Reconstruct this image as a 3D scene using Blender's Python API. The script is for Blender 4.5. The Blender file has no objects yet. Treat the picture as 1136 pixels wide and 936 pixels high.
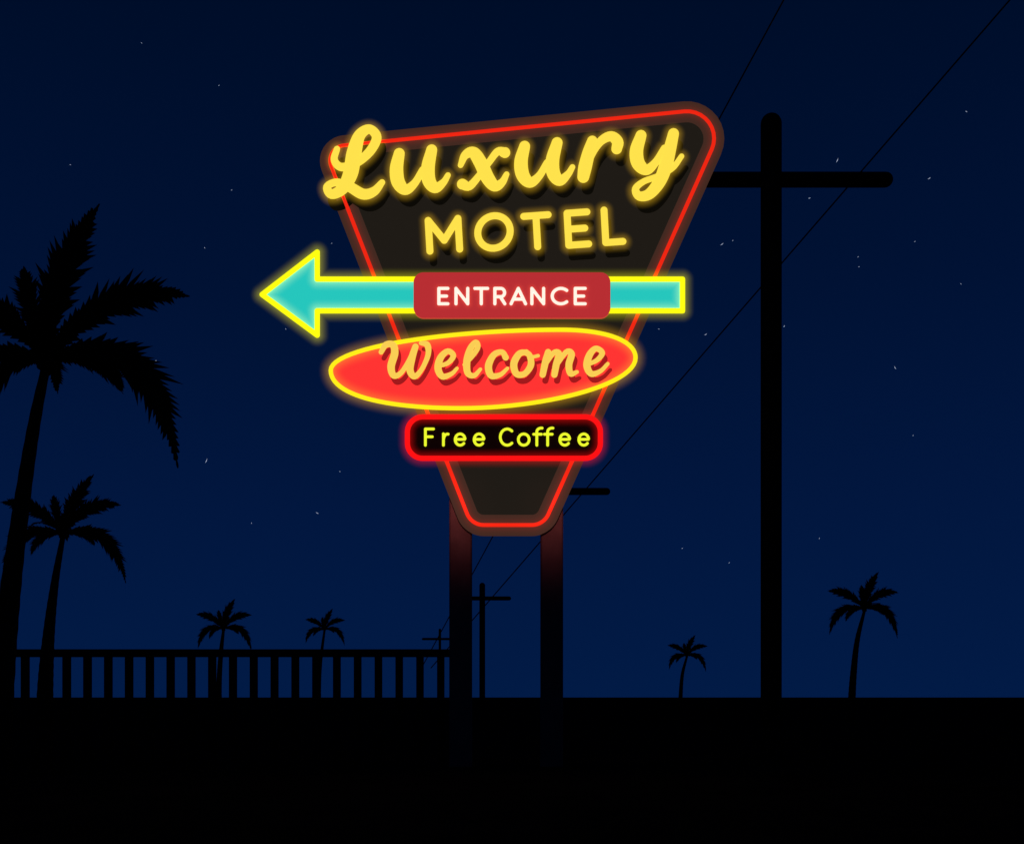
import bpy, math, random
import numpy as np
from mathutils import Vector
random.seed(7)
scene=bpy.context.scene
scene.view_settings.view_transform='Standard'
scene.view_settings.look='None'
scene.view_settings.exposure=0

# ---------------------------------------------------------------- helpers
def lin(c):
    out=[]
    for v in c[:3]:
        v=v/255.0
        out.append(v/12.92 if v<=0.04045 else ((v+0.055)/1.055)**2.4)
    return (*out,1.0)

def mat_paint(name,base,rough=0.8,emis=None,noise=0.0,nscale=3.0,spec=0.1):
    m=bpy.data.materials.new(name); m.use_nodes=True
    nt=m.node_tree; b=nt.nodes['Principled BSDF']
    b.inputs['Roughness'].default_value=rough
    b.inputs['Specular IOR Level'].default_value=spec
    b.inputs['Base Color'].default_value=(*base,1)
    if noise>0:
        tc=nt.nodes.new('ShaderNodeTexCoord'); n=nt.nodes.new('ShaderNodeTexNoise')
        n.inputs['Scale'].default_value=nscale; n.inputs['Detail'].default_value=6
        r=nt.nodes.new('ShaderNodeValToRGB')
        r.color_ramp.elements[0].color=(*[c*(1-noise) for c in base],1)
        r.color_ramp.elements[1].color=(*[c*(1+noise) for c in base],1)
        r.color_ramp.elements[0].position=.3; r.color_ramp.elements[1].position=.7
        nt.links.new(tc.outputs['Object'],n.inputs['Vector'])
        nt.links.new(n.outputs['Fac'],r.inputs['Fac'])
        nt.links.new(r.outputs['Color'],b.inputs['Base Color'])
    if emis is not None:
        b.inputs['Emission Color'].default_value=lin(emis)
        b.inputs['Emission Strength'].default_value=1.0
        if name not in ('red_lightbox','teal_lightbox'):
            try: m.cycles.emission_sampling='NONE'
            except Exception: pass
    return m

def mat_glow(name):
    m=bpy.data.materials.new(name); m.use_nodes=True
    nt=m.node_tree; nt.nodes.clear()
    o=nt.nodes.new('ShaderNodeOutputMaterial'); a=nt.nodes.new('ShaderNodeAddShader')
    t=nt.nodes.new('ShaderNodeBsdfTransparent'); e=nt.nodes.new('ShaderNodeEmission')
    at=nt.nodes.new('ShaderNodeAttribute'); at.attribute_name='painted_glow'
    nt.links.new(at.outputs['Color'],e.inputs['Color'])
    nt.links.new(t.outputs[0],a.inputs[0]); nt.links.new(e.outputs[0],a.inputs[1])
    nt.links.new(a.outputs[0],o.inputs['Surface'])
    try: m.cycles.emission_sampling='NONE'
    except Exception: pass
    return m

def make_obj(name,verts,faces,mat,parent=None,smooth=False):
    me=bpy.data.meshes.new(name); me.from_pydata([tuple(v) for v in verts],[],faces); me.update()
    if smooth:
        me.polygons.foreach_set('use_smooth',[True]*len(me.polygons))
    ob=bpy.data.objects.new(name,me); scene.collection.objects.link(ob)
    if mat: me.materials.append(mat)
    if parent: ob.parent=parent
    return ob

def empty(name,loc=(0,0,0)):
    e=bpy.data.objects.new(name,None); e.empty_display_size=.5
    scene.collection.objects.link(e); e.location=loc
    return e

class MB:
    def __init__(s): s.v=[]; s.f=[]
    def add(s,v,f):
        o=len(s.v); s.v+= [tuple(x) for x in v]; s.f+=[tuple(i+o for i in q) for q in f]
    def obj(s,name,mat,parent=None,smooth=False): return make_obj(name,s.v,s.f,mat,parent,smooth)

def box(mb,x0,x1,y0,y1,z0,z1,b=0.0):
    b=min(b,(x1-x0)/2.1,(y1-y0)/2.1)
    if b>0: ring=[(x0+b,y0),(x1-b,y0),(x1,y0+b),(x1,y1-b),(x1-b,y1),(x0+b,y1),(x0,y1-b),(x0,y0+b)]
    else: ring=[(x0,y0),(x1,y0),(x1,y1),(x0,y1)]
    n=len(ring)
    v=[(x,y,z0) for x,y in ring]+[(x,y,z1) for x,y in ring]
    f=[tuple(range(n))[::-1],tuple(range(n,2*n))]+[(i,(i+1)%n,(i+1)%n+n,i+n) for i in range(n)]
    mb.add(v,f)

def tube3d(mb,pts,rad,seg=14,cap=True):
    pts=[Vector(p) for p in pts]
    P=list(pts);R=list(rad)
    if cap:
        def capr(p,t,r):
            a=[];
            for k in range(1,6):
                th=k/5*math.pi/2
                a.append((p+t*(r*math.sin(th)),max(r*math.cos(th),r*0.01)))
            return a
        t0=(pts[0]-pts[1]).normalized(); t1=(pts[-1]-pts[-2]).normalized()
        c0=capr(pts[0],t0,rad[0])[::-1]; c1=capr(pts[-1],t1,rad[-1])
        P=[c[0] for c in c0]+P+[c[0] for c in c1]; R=[c[1] for c in c0]+R+[c[1] for c in c1]
    v=[];f=[]
    n=len(P)
    ref=Vector((0,1,0))
    if abs((pts[-1]-pts[0]).normalized().dot(ref))>.8: ref=Vector((0,0,1))
    for i in range(n):
        t=(P[min(i+1,n-1)]-P[max(i-1,0)]).normalized()
        a=t.cross(ref).normalized(); b=a.cross(t)
        for k in range(seg):
            th=2*math.pi*k/seg
            v.append(P[i]+(a*math.cos(th)+b*math.sin(th))*R[i])
    for i in range(n-1):
        for k in range(seg):
            f.append((i*seg+k,i*seg+(k+1)%seg,(i+1)*seg+(k+1)%seg,(i+1)*seg+k))
    f.append(tuple(range(seg))); f.append(tuple((n-1)*seg+k for k in range(seg))[::-1])
    mb.add(v,f)

# ---------------------------------------------------------------- scale of the place
EYE=1.6; F=1420.0; CX=568.0; HY=773.0
def W(px,py,d): return Vector(((px-CX)*d/F, d, EYE+(HY-py)*d/F))

# ---------------------------------------------------------------- world : clear night sky
w=bpy.data.worlds.new('World'); scene.world=w; w.use_nodes=True
nt=w.node_tree; bg=nt.nodes['Background']
tc=nt.nodes.new('ShaderNodeTexCoord'); sp=nt.nodes.new('ShaderNodeSeparateXYZ'); cr=nt.nodes.new('ShaderNodeValToRGB')
nt.links.new(tc.outputs['Generated'],sp.inputs[0]); nt.links.new(sp.outputs['Z'],cr.inputs['Fac'])
nt.links.new(cr.outputs['Color'],bg.inputs['Color'])
el=cr.color_ramp.elements
el[0].position=0.0; el[0].color=lin((2,27,70))
el[1].position=0.55; el[1].color=lin((0,12,36))
e=el.new(0.14); e.color=lin((2,23,63))
e=el.new(0.30); e.color=lin((1,18,52))
e=el.new(0.46); e.color=lin((0,14,42))
bg.inputs['Strength'].default_value=1.0

# very faint moonlight
sd=bpy.data.lights.new('moon','SUN'); sd.energy=0.004; sd.angle=math.radians(.5); sd.color=(.8,.88,1)
so=bpy.data.objects.new('moon',sd); scene.collection.objects.link(so); so.rotation_euler=(math.radians(50),0,math.radians(30))

# ---------------------------------------------------------------- materials
M_ground=mat_paint('night_asphalt',(.010,.010,.011),1.0,noise=.4,nscale=.6,spec=0)
M_black=mat_paint('black_steel',(.012,.012,.013),.9,noise=.3,nscale=4,spec=0)
M_wood=mat_paint('creosote_wood',(.012,.010,.009),.95,noise=.4,nscale=5,spec=0)
M_bark=mat_paint('palm_bark',(.014,.012,.010),.95,noise=.4,nscale=8,spec=0)
M_leaf=mat_paint('palm_leaf',(.010,.016,.008),.9,noise=.4,nscale=2,spec=0)
M_post=mat_paint('sign_post_paint',(.12,.07,.07),.75,noise=.15,nscale=3,spec=.1)
M_panel=mat_paint('sign_panel',(.004,.0035,.003),.8,emis=(31,27,22),noise=.2,nscale=1.5,spec=0)  # low even emission stands in for neon light on the panel
M_rim=mat_paint('sign_rim',(.014,.008,.007),.7,emis=(66,41,33),noise=.2,nscale=2,spec=0)  # brown emission stands in for neon light falling on the rim
M_redtube=mat_paint('red_neon',(.5,.02,.01),.3,emis=(240,38,18))
M_gold=mat_paint('golden_neon',(.3,.24,.06),.5,emis=(255,226,76),spec=0)
M_shadow=mat_paint('letter_shadow_copy',(.004,.004,.003),.9,emis=(12,10,6),spec=0)  # dark offset letter copies, a drop shadow put in as colour
M_yel=mat_paint('yellow_neon',(.8,.8,.05),.3,emis=(255,255,16))
M_yel2=mat_paint('warm_yellow_neon',(.8,.7,.05),.3,emis=(255,240,24))
M_teal=mat_paint('teal_lightbox',(.02,.3,.3),.4,emis=(38,198,188))
M_boxr=mat_paint('entrance_board',(.3,.04,.04),.5,emis=(184,46,50))
M_white=mat_paint('white_neon',(.8,.8,.75),.3,emis=(255,246,228))
M_ell=mat_paint('red_lightbox',(.5,.05,.04),.4,emis=(255,52,50))
M_wel=mat_paint('amber_neon',(.3,.24,.08),.5,emis=(250,206,84),spec=0)
M_wsh=mat_paint('welcome_shadow_copy',(.2,.02,.02),.6,emis=(160,26,28))  # dark red offset copy painting the shadow of the Welcome letters
M_cof=mat_paint('coffee_board',(.01,.004,.004),.5,emis=(12,2,2))
M_red2=mat_paint('bright_red_neon',(.6,.02,.02),.3,emis=(255,18,20))
M_lime=mat_paint('lemon_neon',(.8,.8,.1),.3,emis=(238,250,46))
M_star=mat_paint('starlight',(0,0,0),1,emis=(165,178,205))
M_glow_sheet=mat_glow('neon_glow_sheet')  # additive sheets; neon glow is painted in as vertex colour

# ---------------------------------------------------------------- ground
gv=[];gf=[]
xs=[-6000,-2000,-600,-200,-60,-20,20,60,200,600,2000,6000]; ys=[-200,-50,0,15,30,60,120,300,900,2500,7000,12000]
for y in ys:
    for x in xs: gv.append((x,y,0))
n=len(xs)
for j in range(len(ys)-1):
    for i in range(n-1): gf.append((j*n+i,j*n+i+1,(j+1)*n+i+1,(j+1)*n+i))
make_obj('ground',gv,gf,M_ground)

# ---------------------------------------------------------------- motel sign
SD=28.3; U=SD/F
def S(px,py,o):   # sign drawing units (2 cm each) -> metres; o = metres proud of panel
    return Vector(((px-CX)*U, SD+.06-o, EYE+(HY-py)*U))
sign=empty('motel_sign',(0,0,0))

def rounded(corners,radii,off=0.0,n=10):
    c=[np.array(p,float) for p in corners]; m=len(c)
    cen=sum(c)/m; lines=[]
    for i in range(m):
        a,b=c[i],c[(i+1)%m]; d=(b-a)/np.linalg.norm(b-a); nn=np.array([d[1],-d[0]])
        if np.dot(nn,(a+b)/2-cen)<0: nn=-nn
        lines.append((a+nn*off,d))
    out=[]
    for i in range(m):
        p,d=lines[i-1]; q,e=lines[i]
        A=np.array([[d[0],-e[0]],[d[1],-e[1]]]); t=np.linalg.solve(A,q-p)
        X=p+d*t[0]
        r=max(radii[i]+off,1.0)
        ang=math.acos(np.clip(np.dot(-d,e),-1,1)); k=r/math.tan(ang/2)
        bis=(-d+e)/np.linalg.norm(-d+e); C=X+bis*r/math.sin(ang/2)
        s=X-d*k-C; f=X+e*k-C
        a0=math.atan2(s[1],s[0]); a1=math.atan2(f[1],f[0])
        da=(a1-a0+math.pi)%(2*math.pi)-math.pi
        for j in range(n+1):
            a=a0+da*j/n; out.append((C[0]+r*math.cos(a),C[1]+r*math.sin(a)))
    return out

def plate(name,outline,o,th,mat):
    n=len(outline); mb=MB()
    v=[S(x,y,o) for x,y in outline]+[S(x,y,o-th) for x,y in outline]
    f=[tuple(range(n)),tuple(range(n,2*n))[::-1]]+[(i,i+n,(i+1)%n+n,(i+1)%n) for i in range(n)]
    mb.add(v,f); return mb.obj(name,mat,sign)

def ringplate(name,A,B,o,th,mat):
    n=len(A); v=[S(*p,o) for p in A]+[S(*p,o) for p in B]+[S(*p,o-th) for p in A]+[S(*p,o-th) for p in B]
    f=[]
    for i in range(n):
        j=(i+1)%n
        f+=[(i,j,j+n,i+n),(i+2*n,i+3*n,j+3*n,j+2*n),(i,i+2*n,j+2*n,j),(i+n,j+n,j+3*n,i+3*n)]
    mb=MB(); mb.add(v,f); return mb.obj(name,mat,sign)

def stroke(mb,pts,rad,o,df=.35,seg=12):
    P=[np.array(p,float) for p in pts]; R=list(rad)
    def cap(p,t,r): return [(p+t*r*math.sin(k/5*math.pi/2),max(r*math.cos(k/5*math.pi/2),.02*r)) for k in range(1,6)]
    t0=P[0]-P[1]; t0/=np.linalg.norm(t0)+1e-9; t1=P[-1]-P[-2]; t1/=np.linalg.norm(t1)+1e-9
    T=[]
    for i in range(len(P)):
        t=P[min(i+1,len(P)-1)]-P[max(i-1,0)]; T.append(t/(np.linalg.norm(t)+1e-9))
    c0=cap(P[0],t0,R[0])[::-1]; c1=cap(P[-1],t1,R[-1])
    PP=[c[0] for c in c0]+P+[c[0] for c in c1]; RR=[c[1] for c in c0]+R+[c[1] for c in c1]
    TT=[-t0]*5+T+[t1]*5
    v=[];f=[]
    for p,r,t in zip(PP,RR,TT):
        nn=np.array([-t[1],t[0]])
        for k in range(seg):
            th=2*math.pi*k/seg; q=p+nn*r*math.cos(th)
            v.append(S(q[0],q[1],o+r*U*df*math.sin(th)))
    N=len(PP)
    for i in range(N-1):
        for k in range(seg): f.append((i*seg+k,i*seg+(k+1)%seg,(i+1)*seg+(k+1)%seg,(i+1)*seg+k))
    f.append(tuple(range(seg))); f.append(tuple((N-1)*seg+k for k in range(seg))[::-1])
    mb.add(v,f)

def spline(pts,step=1.5,rs=1.0):
    P=[np.array(p,float) for p in pts]; P=[2*P[0]-P[1]]+P+[2*P[-1]-P[-2]]
    out=[]
    for i in range(1,len(P)-2):
        a,b,c,d=P[i-1:i+3]; n=max(2,int(np.linalg.norm((c-b)[:2])/step))
        for k in range(n):
            t=k/n
            out.append(.5*((2*b)+(c-a)*t+(2*a-5*b+4*c-d)*t*t+(-a+3*b-3*c+d)*t**3))
    out.append(P[-2]); out=np.array(out)
    return out[:,:2],out[:,2]*rs
def dens(poly,r,step=1.2):
    P=[];
    for a,b in zip(poly[:-1],poly[1:]):
        a=np.array(a,float);b=np.array(b,float); n=max(1,int(np.linalg.norm(b-a)/step))
        for k in range(n): P.append(a+(b-a)*k/n)
    P.append(np.array(poly[-1],float)); return np.array(P),np.full(len(P),float(r))

def painted_glow(name,srcs,col,R,I,o,step=1.5,power=2.0):
    """flat sheet, glow falloff round lit tubes painted into vertex colour"""
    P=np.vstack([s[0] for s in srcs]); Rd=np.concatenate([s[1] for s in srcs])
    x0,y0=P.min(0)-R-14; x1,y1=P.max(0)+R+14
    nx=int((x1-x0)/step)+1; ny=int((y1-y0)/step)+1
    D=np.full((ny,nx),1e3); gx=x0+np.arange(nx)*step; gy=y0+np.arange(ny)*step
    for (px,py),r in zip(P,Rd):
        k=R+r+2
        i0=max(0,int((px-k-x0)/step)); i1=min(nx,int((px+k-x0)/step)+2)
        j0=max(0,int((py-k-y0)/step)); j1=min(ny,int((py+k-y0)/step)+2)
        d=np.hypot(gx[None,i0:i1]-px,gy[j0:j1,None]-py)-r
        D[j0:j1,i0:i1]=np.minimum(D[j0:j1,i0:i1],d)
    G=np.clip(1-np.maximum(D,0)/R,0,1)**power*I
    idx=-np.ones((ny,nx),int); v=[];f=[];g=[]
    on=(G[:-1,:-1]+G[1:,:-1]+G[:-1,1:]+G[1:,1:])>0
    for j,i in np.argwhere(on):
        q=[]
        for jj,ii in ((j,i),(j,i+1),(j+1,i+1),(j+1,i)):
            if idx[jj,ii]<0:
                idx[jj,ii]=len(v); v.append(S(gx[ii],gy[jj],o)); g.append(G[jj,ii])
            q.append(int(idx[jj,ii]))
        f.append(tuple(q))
    ob=make_obj(name,v,f,M_glow_sheet,sign)
    at=ob.data.attributes.new('painted_glow','FLOAT_COLOR','POINT'); c=lin(col)
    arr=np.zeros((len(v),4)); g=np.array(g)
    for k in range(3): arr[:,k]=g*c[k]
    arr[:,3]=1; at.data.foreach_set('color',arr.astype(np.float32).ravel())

# posts
mb=MB()
zt=EYE+(HY-440)*U
for a,b in ((498,523),(600,625)):
    box(mb,(a-CX)*U,(b-CX)*U,SD+.12,SD+.55,0,zt,.03)
mb.obj('posts',M_post,sign)
mb=MB()
for a,b in ((498,523),(600,625)):
    box(mb,(a-CX)*U-.12,(b-CX)*U+.12,SD+.0,SD+.67,0,.06,.03)
mb.obj('base_plates',M_black,sign)

# panel
C4=[(359,163),(811,118),(603,582),(523,582)]; R4=[17,30,20,20]
plate('panel',rounded(C4,R4,9),0.0,.10,M_panel)
ringplate('rim',rounded(C4,R4,11.5),rounded(C4,R4,-11.5),.015,.12,M_rim)
fr=rounded(C4,R4,0); fr.append(fr[0]); fp,frr=dens(fr,2.1)
mb=MB(); stroke(mb,fp,frr,.03,.5); mb.obj('frame_neon',M_redtube,sign)
painted_glow('frame_glow_sheet',[(fp,frr)],(255,40,20),9,.07,.022)

# Luxury
t=8.6
LUX=[
 [(374,166,4),(371,178,4.6),(379,186,5.4),(396,181,5.6),(411,168,6),(418,153,6.2),(410,144,6),(399,151,7.5),(393,170,9.5),(389,193,9.5),(380,210,7.5),(368,216,6.2),(363,208,5),(373,203,5),(388,208,6.6),(403,216,7),(415,213,6),(424,203,4)],
 [(443,171,7),(440,188,t),(442,203,t),(450,211,7),(460,204,5),(469,189,4.4)],
 [(479,167,7),(475,186,t),(476,201,t),(483,209,7),(492,203,4.6),(497,195,3.6)],
 [(511,184,3.6),(516,173,5.4),(525,170,7.6),(533,181,t),(541,198,t),(549,207,7.2),(557,203,5),(562,194,3.6)],
 [(560,170,7),(552,169,5),(543,180,4.4),(532,195,4.4),(521,207,5.4),(513,205,7)],
 [(582,163,7),(578,180,t),(580,195,t),(588,203,7),(598,196,5),(607,181,4.4)],
 [(618,159,7),(613,178,t),(614,193,t),(621,201,7),(630,194,4.6),(635,186,3.6)],
 [(657,157,6.6),(653,170,8),(649,186,t),(647,197,7.6)],
 [(652,182,4),(660,166,4.6),(668,156,5.6),(678,152,6.6),(685,158,7.4),(684,166,6.8)],
 [(711,151,7),(706,168,t),(708,182,t),(717,189,7),(727,181,5),(737,165,4.4)],
 [(747,149,7),(743,166,8),(738,186,t),(731,203,8),(720,216,7),(709,218,6),(705,210,4.6),(714,202,4),(730,196,4),(746,187,3.8),(756,174,3.4)],
]
MOT=[]
def arc(cx,cy,rx,ry,a0,a1,n=18): return [(cx+rx*math.cos(math.radians(a0+(a1-a0)*k/n)),cy+ry*math.sin(math.radians(a0+(a1-a0)*k/n))) for k in range(n+1)]
GL={
'E':[[(1,1),(0,1)],[(0,1),(0,0)],[(0,0),(1,0)],[(0,.5),(.85,.5)]],
'N':[[(0,0),(0,1)],[(0,1),(1,0)],[(1,0),(1,1)]],
'T':[[(0,1),(1,1)],[(.5,1),(.5,0)]],
'R':[[(0,0),(0,1)],[(0,1),(.6,1)]+arc(.6,.73,.38,.27,90,-90)+[(0,.46)],[(.55,.46),(1,0)]],
'A':[[(0,0),(.5,1)],[(.5,1),(1,0)],[(.18,.3),(.82,.3)]],
'C':[arc(.55,.5,.55,.5,48,312,26)],
'F':[[(1,1),(0,1)],[(0,1),(0,0)],[(0,.52),(.85,.52)]],
'r':[[(0,0),(0,.97)],[(0,.55)]+arc(.75,.45,.72,.5,165,80)],
'e':[[(.03,.52),(1,.52)]+arc(.5,.5,.5,.5,4,318,26)],
'o':[arc(.5,.5,.5,.5,0,360,28)],
'f':[arc(.85,.78,.5,.22,80,180)+[(.35,0)],[(0,.64),(.85,.64)]],
'M':[[(0,0),(.0,1)],[(.0,1),(.5,.32)],[(.5,.32),(1,1)],[(1,1),(1,0)]],
'O':[arc(.5,.5,.5,.5,0,360,36)],
'L':[[(0,1),(0,0)],[(0,0),(1,0)]]}
def glyph(ch,x0,x1,yb,yt,r,slope=0.0,lean=0.0):
    out=[]
    for st in GL[ch]:
        q=[(x0+(x1-x0)*x+lean*(1-y), yb+(yt-yb)*y-slope*(x1-x0)*x) for x,y in st]
        out.append(dens(q,r))
    return out
for ch,x0,x1,yb,yt in (('M',475,508,279,245),('O',530,566,277,241),('T',581,608,275,240.5),('E',629,651,272.5,237),('L',670,689,269.5,233.5)):
    MOT+=glyph(ch,x0,x1,yb,yt,3.9,.07,2.0 if ch!='O' else 0)

def word(name,strokes,mat,o,df=.3,dx=0,dy=0,dr=0):
    mb=MB()
    for p,r in strokes: stroke(mb,p+np.array([dx,dy]),r+dr,o,df)
    return mb.obj(name,mat,sign,True)
LS=[spline(s,1.5,.87) for s in LUX]
word('luxury_letters',LS,M_gold,.085)
word('luxury_letter_shadow',LS,M_shadow,.034,.04,5,12,.1)
word('motel_letters',MOT,M_gold,.075)
word('motel_letter_shadow',MOT,M_shadow,.034,.04,4,12,0.2)
painted_glow('luxury_glow_sheet',LS+MOT,(255,200,40),8.5,.20,.046,1.2,1.8)

# arrow
AR=[(291,327),(352,280),(352,310),(757,310),(757,345),(352,345),(352,372),(291,327)]
plate('arrow_face',AR[:-1],.06,.07,M_teal)
asr=[dens([a,b],3.0) for a,b in zip(AR[:-1],AR[1:])]
word('arrow_neon',asr,M_yel,.076,.4)
painted_glow('arrow_glow_sheet',asr,(250,245,30),11,.19,.064)

# entrance board
plate('entrance_board',rounded([(459,303),(677,303),(677,353),(459,353)],[11]*4,0),.112,.12,M_boxr)
ENT=[]
for ch,x0,x1 in zip('ENTRANCE',(487,506,527,549,567,590,612,638),(497,519,541,560,583,603,626,649)):
    if ch=='C': x0,x1=612.5,630
    ENT+=glyph(ch,x0,x1,338,321,1.75)
word('entrance_letters',ENT,M_white,.125,.5)
painted_glow('entrance_glow_sheet',ENT,(255,110,60),6,.12,.117)

# welcome ellipse
def bez(a,b,c,d,n=24): return [tuple(np.array(a)*(1-t)**3+3*np.array(b)*t*(1-t)**2+3*np.array(c)*t*t*(1-t)+np.array(d)*t**3) for t in [k/n for k in range(n)]]
EL=bez((367,411),(367,385),(500,366),(622,366))+bez((622,366),(672,366),(705,378),(705,397))+bez((705,397),(705,428),(600,453),(512,453))+bez((512,453),(425,453),(367,438),(367,411))
plate('welcome_face',EL,.06,.07,M_ell)
ep,er=dens(EL+[EL[0]],2.4)
word('welcome_neon_ring',[(ep,er)],M_yel2,.078,.5)
painted_glow('welcome_glow_sheet',[(ep,er)],(255,190,20),12,.20,.0665)
WEL=[
 [(423,391,3.2),(428,383,4),(436,383,4.5),(438,392,4.8),(434,407,4.8),(437,417,4),(445,414,3.2),(454,400,3),(461,385,3.6)],
 [(461,385,4),(457,398,4.6),(455,411,4.6),(460,418,3.8),(468,410,3),(475,394,3.4),(474,383,4),(467,381,2.6)],
 [(485,407,2.6),(497,403,3),(503,395,3.6),(497,390,3.6),(489,397,4.4),(486,409,4.6),(491,418,4),(501,415,2.8),(507,409,2.2)],
 [(515,405,2.2),(523,397,2.8),(530,386,3.4),(528,380,3.4),(522,387,4.2),(518,401,4.6),(519,414,4.2),(526,417,3.2),(533,410,2.2)],
 [(561,397,4),(557,391,3.4),(548,394,4),(542,406,4.6),(545,417,4.2),(555,416,3),(563,409,2.2)],
 [(584,391,3.4),(576,393,4.2),(570,404,4.6),(573,415,4.2),(582,415,3.8),(589,405,4.2),(587,394,3.8),(581,391,3.2),(590,396,2.2),(597,395,2.2)],
 [(608,391,4),(605,402,4.4),(602,416,4)],
 [(605,405,2.6),(614,392,3.4),(620,393,4.2),(617,405,4.4),(615,416,4)],
 [(618,405,2.6),(628,391,3.4),(634,393,4.2),(631,405,4.4),(633,415,3.8),(640,413,2.4)],
 [(651,405,2.6),(662,400,3),(668,392,3.6),(661,387,3.6),(654,394,4.4),(651,406,4.6),(656,415,4),(666,412,2.8),(674,404,2.4)],
]
WS=[spline(s,1.2,.87) for s in WEL]
word('welcome_letters',WS,M_wel,.094,.3)
word('welcome_letter_shadow',WS,M_wsh,.074,.08,3,6.5,0)

# coffee board
cb=[(452,462.5),(666,462.5),(666,508.5),(452,508.5)]
plate('coffee_face',rounded(cb,[17]*4,0),.06,.07,M_cof)
cr_=rounded(cb,[17]*4,0); cr_.append(cr_[0]); cp,crr=dens(cr_,2.9)
word('coffee_neon_frame',[(cp,crr)],M_red2,.080,.4)
painted_glow('coffee_glow_sheet',[(cp,crr)],(255,20,20),9,.20,.069)
COF=[]
for ch,x0,x1,yb,yt in (('F',472,481,494,476),('r',492,498,494,481),('e',505,516,494,481.5),('e',526,537,494,481.5),
  ('C',555,569,494,476),('o',575,587,494,481.5),('f',592,602,494,475),('f',604,614,494,475),('e',621,632,494,481.5),('e',642,653,494,481.5)):
    COF+=glyph(ch,x0,x1,yb,yt,1.5)
word('coffee_letters',COF,M_lime,.088,.5)

# added spots without fixtures, in front of the sign, imitating red neon spill on posts
for px in (511,612):
    ld=bpy.data.lights.new('added_spill_spot','SPOT'); ld.energy=40; ld.color=(1,.30,.28)
    ld.spot_size=math.radians(104); ld.spot_blend=1.0; ld.shadow_soft_size=.15
    lo=bpy.data.objects.new('added_spill_spot',ld); scene.collection.objects.link(lo); lo.parent=sign
    p=Vector(((px-CX)*U,SD-1.1,EYE+(HY-550)*U)); lo.location=p
    tgt=Vector(((px-CX)*U,SD+.12,EYE+(HY-566)*U))
    lo.rotation_euler=(tgt-p).to_track_quat('-Z','Y').to_euler()

# ---------------------------------------------------------------- utility poles + wires
def upole(px,d,ztop_px,zarm_px,half,rp,ra,name='utility_pole'):
    e=empty(name,((px-CX)*d/F,d,0)); k=d/F
    mb=MB(); zt=EYE+(HY-ztop_px)*k; r=rp*k
    tube3d(mb,[(0,0,0),(0,0,zt*.5),(0,0,zt-r)],[r,r,r],20); o=mb.obj('shaft',M_wood,e,True)
    mb=MB(); za=EYE+(HY-zarm_px)*k; ra*=k; h=half*k
    tube3d(mb,[(-h+ra,-.0,za),(0,0,za),(h-ra,0,za)],[ra]*3,16); mb.obj('crossarm',M_wood,e,True)
upole(855.5,34,126,199.5,135,11.6,8.3)
upole(613,85.4,516,545,64,5,4)
upole(535,177,646,663.5,32,3.2,2.3)
upole(488,300,697,708.5,20,1.4,1.3)
def wire(px34,name='overhead_wire'):
    H=EYE+573*34/F; pts=[];rs=[]
    for d in (9,18,25,34,45,60,85.4,120,177,230,300,420,600):
        X=((450-CX)*d+(px34-450)*34)/F
        pts.append((X,d,H)); rs.append(.017+.00040*max(0,d-25))
    mb=MB(); tube3d(mb,pts,rs,6,False); mb.obj(name,M_black)
wire(947); wire(761)

# ---------------------------------------------------------------- railing fence
fe=empty('railing_fence',(0,29.6,0)); k=29.6/F
mb=MB(); zt=EYE+(HY-720)*k
mb2=MB()
px=489
while px>-120:
    box(mb2,(px-4-CX)*k,(px+4-CX)*k,-.07,.07,0,EYE+(HY-728)*k,.01); px-=23.05
mb2.obj('bars',M_black,fe)
box(mb,(-140-CX)*k,(500-CX)*k,-.12,.12,EYE+(HY-728.5)*k,zt,.02); mb.obj('top_rail',M_black,fe)

# ---------------------------------------------------------------- palms
def frond(mb,base,c,tip,W_,rng,inplane=True,n=34):
    base,c,tip=Vector(base),Vector(c),Vector(tip)
    def B(t): return base*(1-t)**2+c*2*t*(1-t)+tip*t*t
    L=(tip-base).length
    prev=None
    for i in range(n+1):
        t=i/n; p=B(t); tg=(B(min(1,t+.02))-B(max(0,t-.02))).normalized()
        if inplane:
            nrm=Vector((-tg.z,0,tg.x))
        else:
            nrm=tg.cross(Vector((0,0,1)))
            nrm=nrm.normalized() if nrm.length>.05 else Vector((1,0,0))
        hw=W_*.10*(1-t)+W_*.02; cur=(p+nrm*hw,p-nrm*hw,p+Vector((0,-hw,0)))
        if prev: mb.add([prev[0],prev[1],cur[1],cur[0],prev[2],cur[2]],[(0,1,2,3),(0,4,5,3),(4,1,2,5)])
        prev=cur
        if t<.04: continue
        prof=(.18+.82*math.sin(min(1,t/.55)*math.pi/2)**1.3)*(1-max(0,(t-.52)/.48)**1.4*.93)
        for sgn in (1,-1):
            ph=((i+(3 if sgn>0 else 0))%6)/5
            grp=.68+.36*ph
            l=W_*prof*rng.uniform(.93,1.06)*grp
            fw=.75+.85*t
            y=rng.uniform(-.3,.3)
            d=(nrm*sgn+tg*fw+Vector((0,y,-.08))).normalized()
            wd=L/n*2.3
            q=p-tg*wd*.5; q2=p+tg*wd*.5; mid=p+d*l*.6; dr=Vector((0,0,-.06*l))
            pw=tg*wd*.38
            mb.add([q,q2,mid+pw,p+d*l*1.08+dr,mid-pw],[(0,1,2,4),(4,2,3)])

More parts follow.
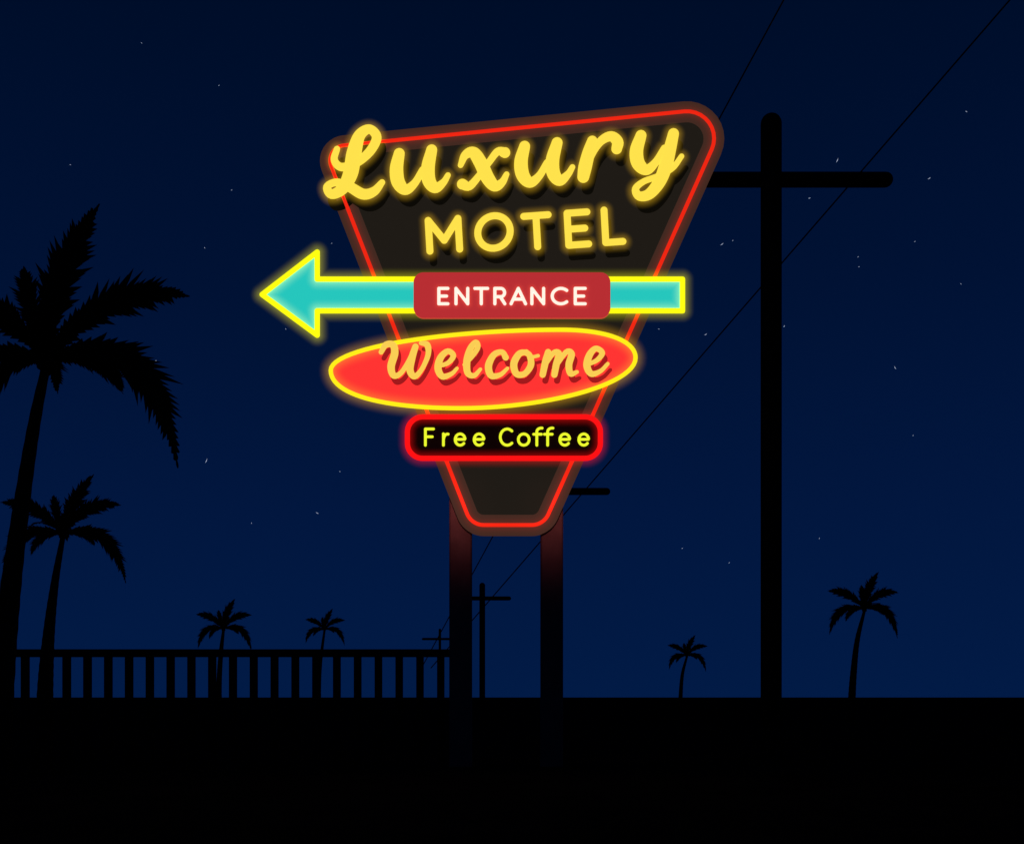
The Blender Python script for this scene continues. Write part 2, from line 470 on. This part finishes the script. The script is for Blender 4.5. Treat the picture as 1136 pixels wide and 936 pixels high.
def palm(crown,R,d,trunk,seed,name='palm_tree'):
    rng=random.Random(seed); k=d/F
    gx=(trunk[-1][0]-CX)*k
    e=empty(name,(gx,d,0))
    def L(px,py,dy=0): return Vector(((px-CX)*k-gx,dy,EYE+(HY-py)*k))
    P,Rr=spline([(a,b,c) for a,b,c in trunk],max(2,R/14))
    mb=MB()
    rr=[r*k*(1+.05*(i%2)) for i,r in enumerate(Rr)]
    pts=[L(p[0],p[1]) for p in P]; pts[-1].z=0.0
    tube3d(mb,pts,rr,12); mb.obj('trunk',M_bark,e,True)
    mb=MB(); cx,cy=crown
    FR=[((.02,-.50),(.41,-1.0),.265),((.38,-.58),(.97,-.46),.25),((.76,-.30),(.97,.76),.27),((-.40,-.54),(-.95,-.50),.25),
        ((-.76,-.24),(-.90,.66),.26),((-.12,-.38),(-.14,-.62),.17),((-.44,-.05),(-.52,.34),.17),((.42,-.08),(.50,.18),.15)]
    for (c,tp,w_) in FR:
        jy=rng.uniform(-.25,.25)*R*k
        frond(mb,L(cx,cy,0),L(cx+c[0]*R,cy+c[1]*R,jy*.5),L(cx+tp[0]*R,cy+tp[1]*R,jy),w_*R*k,rng)
    for a in (72,108,255,287):
        ca,sa=math.cos(math.radians(a)),math.sin(math.radians(a))
        b=L(cx,cy,0)
        c=b+Vector((ca*.5*R*k,sa*.55*R*k,.24*R*k)); t=b+Vector((ca*.8*R*k,sa*.95*R*k,.0))
        frond(mb,b,c,t,.16*R*k,rng,False,24)
    mb.obj('fronds',M_leaf,e)
    mb=MB()
    for i in range(7):
        a=i/7*6.283; b=L(cx,cy,0)+Vector((math.cos(a)*.03*R*k,math.sin(a)*.03*R*k,-.01*R*k))
        tube3d(mb,[b,b+Vector((math.cos(a)*.015*R*k,math.sin(a)*.015*R*k,-.04*R*k))],[.025*R*k]*2,8)
    mb.obj('crown_heart',M_bark,e,True)
def gy(d): return HY+EYE*F/d
palm((52,399),157,20,[(52,402,4.5),(38,470,6.5),(24,560,8.5),(11,660,11),(1,770,13.5),(-4,gy(20),15)],1)
palm((70,592),67,26,[(70,594,2.6),(61,645,4.2),(54,705,6.3),(50,770,8.6),(48,gy(26),10)],2)
palm((248,697),32,90,[(248,698,1.5),(245,725,2.5),(243,760,3),(243,gy(90),3.5)],3)
palm((360,698),22.5,110,[(360,699,1.2),(356,730,1.8),(354,760,2.2),(354,gy(110),2.6)],4)
palm((762,727),22.5,140,[(762,728,1.2),(757,748,1.8),(755,773,2.3),(755,gy(140),2.6)],5)
palm((959,675),40.5,75,[(959,677,1.6),(951,710,2.8),(947,745,3.6),(945,775,4.2),(944,gy(75),4.6)],6)

# ---------------------------------------------------------------- stars
mb=MB(); d=4000.0; kk=d/F; rs=random.Random(3)
ST=[(157,48),(243,95),(78,183),(257,211),(368,270),(227,275),(317,365),(229,511),(377,523),(352,569),(279,580),(173,400),(929,178),(898,220),(1031,198),(1072,124),(801,271),(813,267),(953,296),(952,285),(1015,268),(1066,315),(870,362),(783,371),(731,365),(993,408),(1013,483),(757,608),(809,624),(909,597)]
big={(929,178):3.2,(229,511):3.2,(1031,198):2.2,(801,271):2.4,(352,569):2,(993,408):2.2,(870,362):1.6,(783,371):2,(898,220):1.6,(1072,124):1.5}
for p in ST:
    l=big.get(p,1.0)*kk; a=rs.uniform(-1.2,1.5); h=.42*kk*(1 if p in big else .8)
    c=W(p[0],p[1],d); u=Vector((math.cos(a),0,math.sin(a))); v=Vector((-math.sin(a),0,math.cos(a)))
    mb.add([c-u*l,c+v*h*.6-u*l*.2,c+u*l*.9+v*h*1.2,c-v*h],[(0,3,2,1)])
st=mb.obj('stars',M_star)

# ---------------------------------------------------------------- camera
cd=bpy.data.cameras.new('camera'); co=bpy.data.objects.new('camera',cd); scene.collection.objects.link(co)
co.location=(0,0,EYE); co.rotation_euler=(math.radians(90),0,0)
cd.sensor_width=36; cd.lens=45; cd.shift_y=305/1136; cd.clip_end=20000; cd.clip_start=.1
scene.camera=co
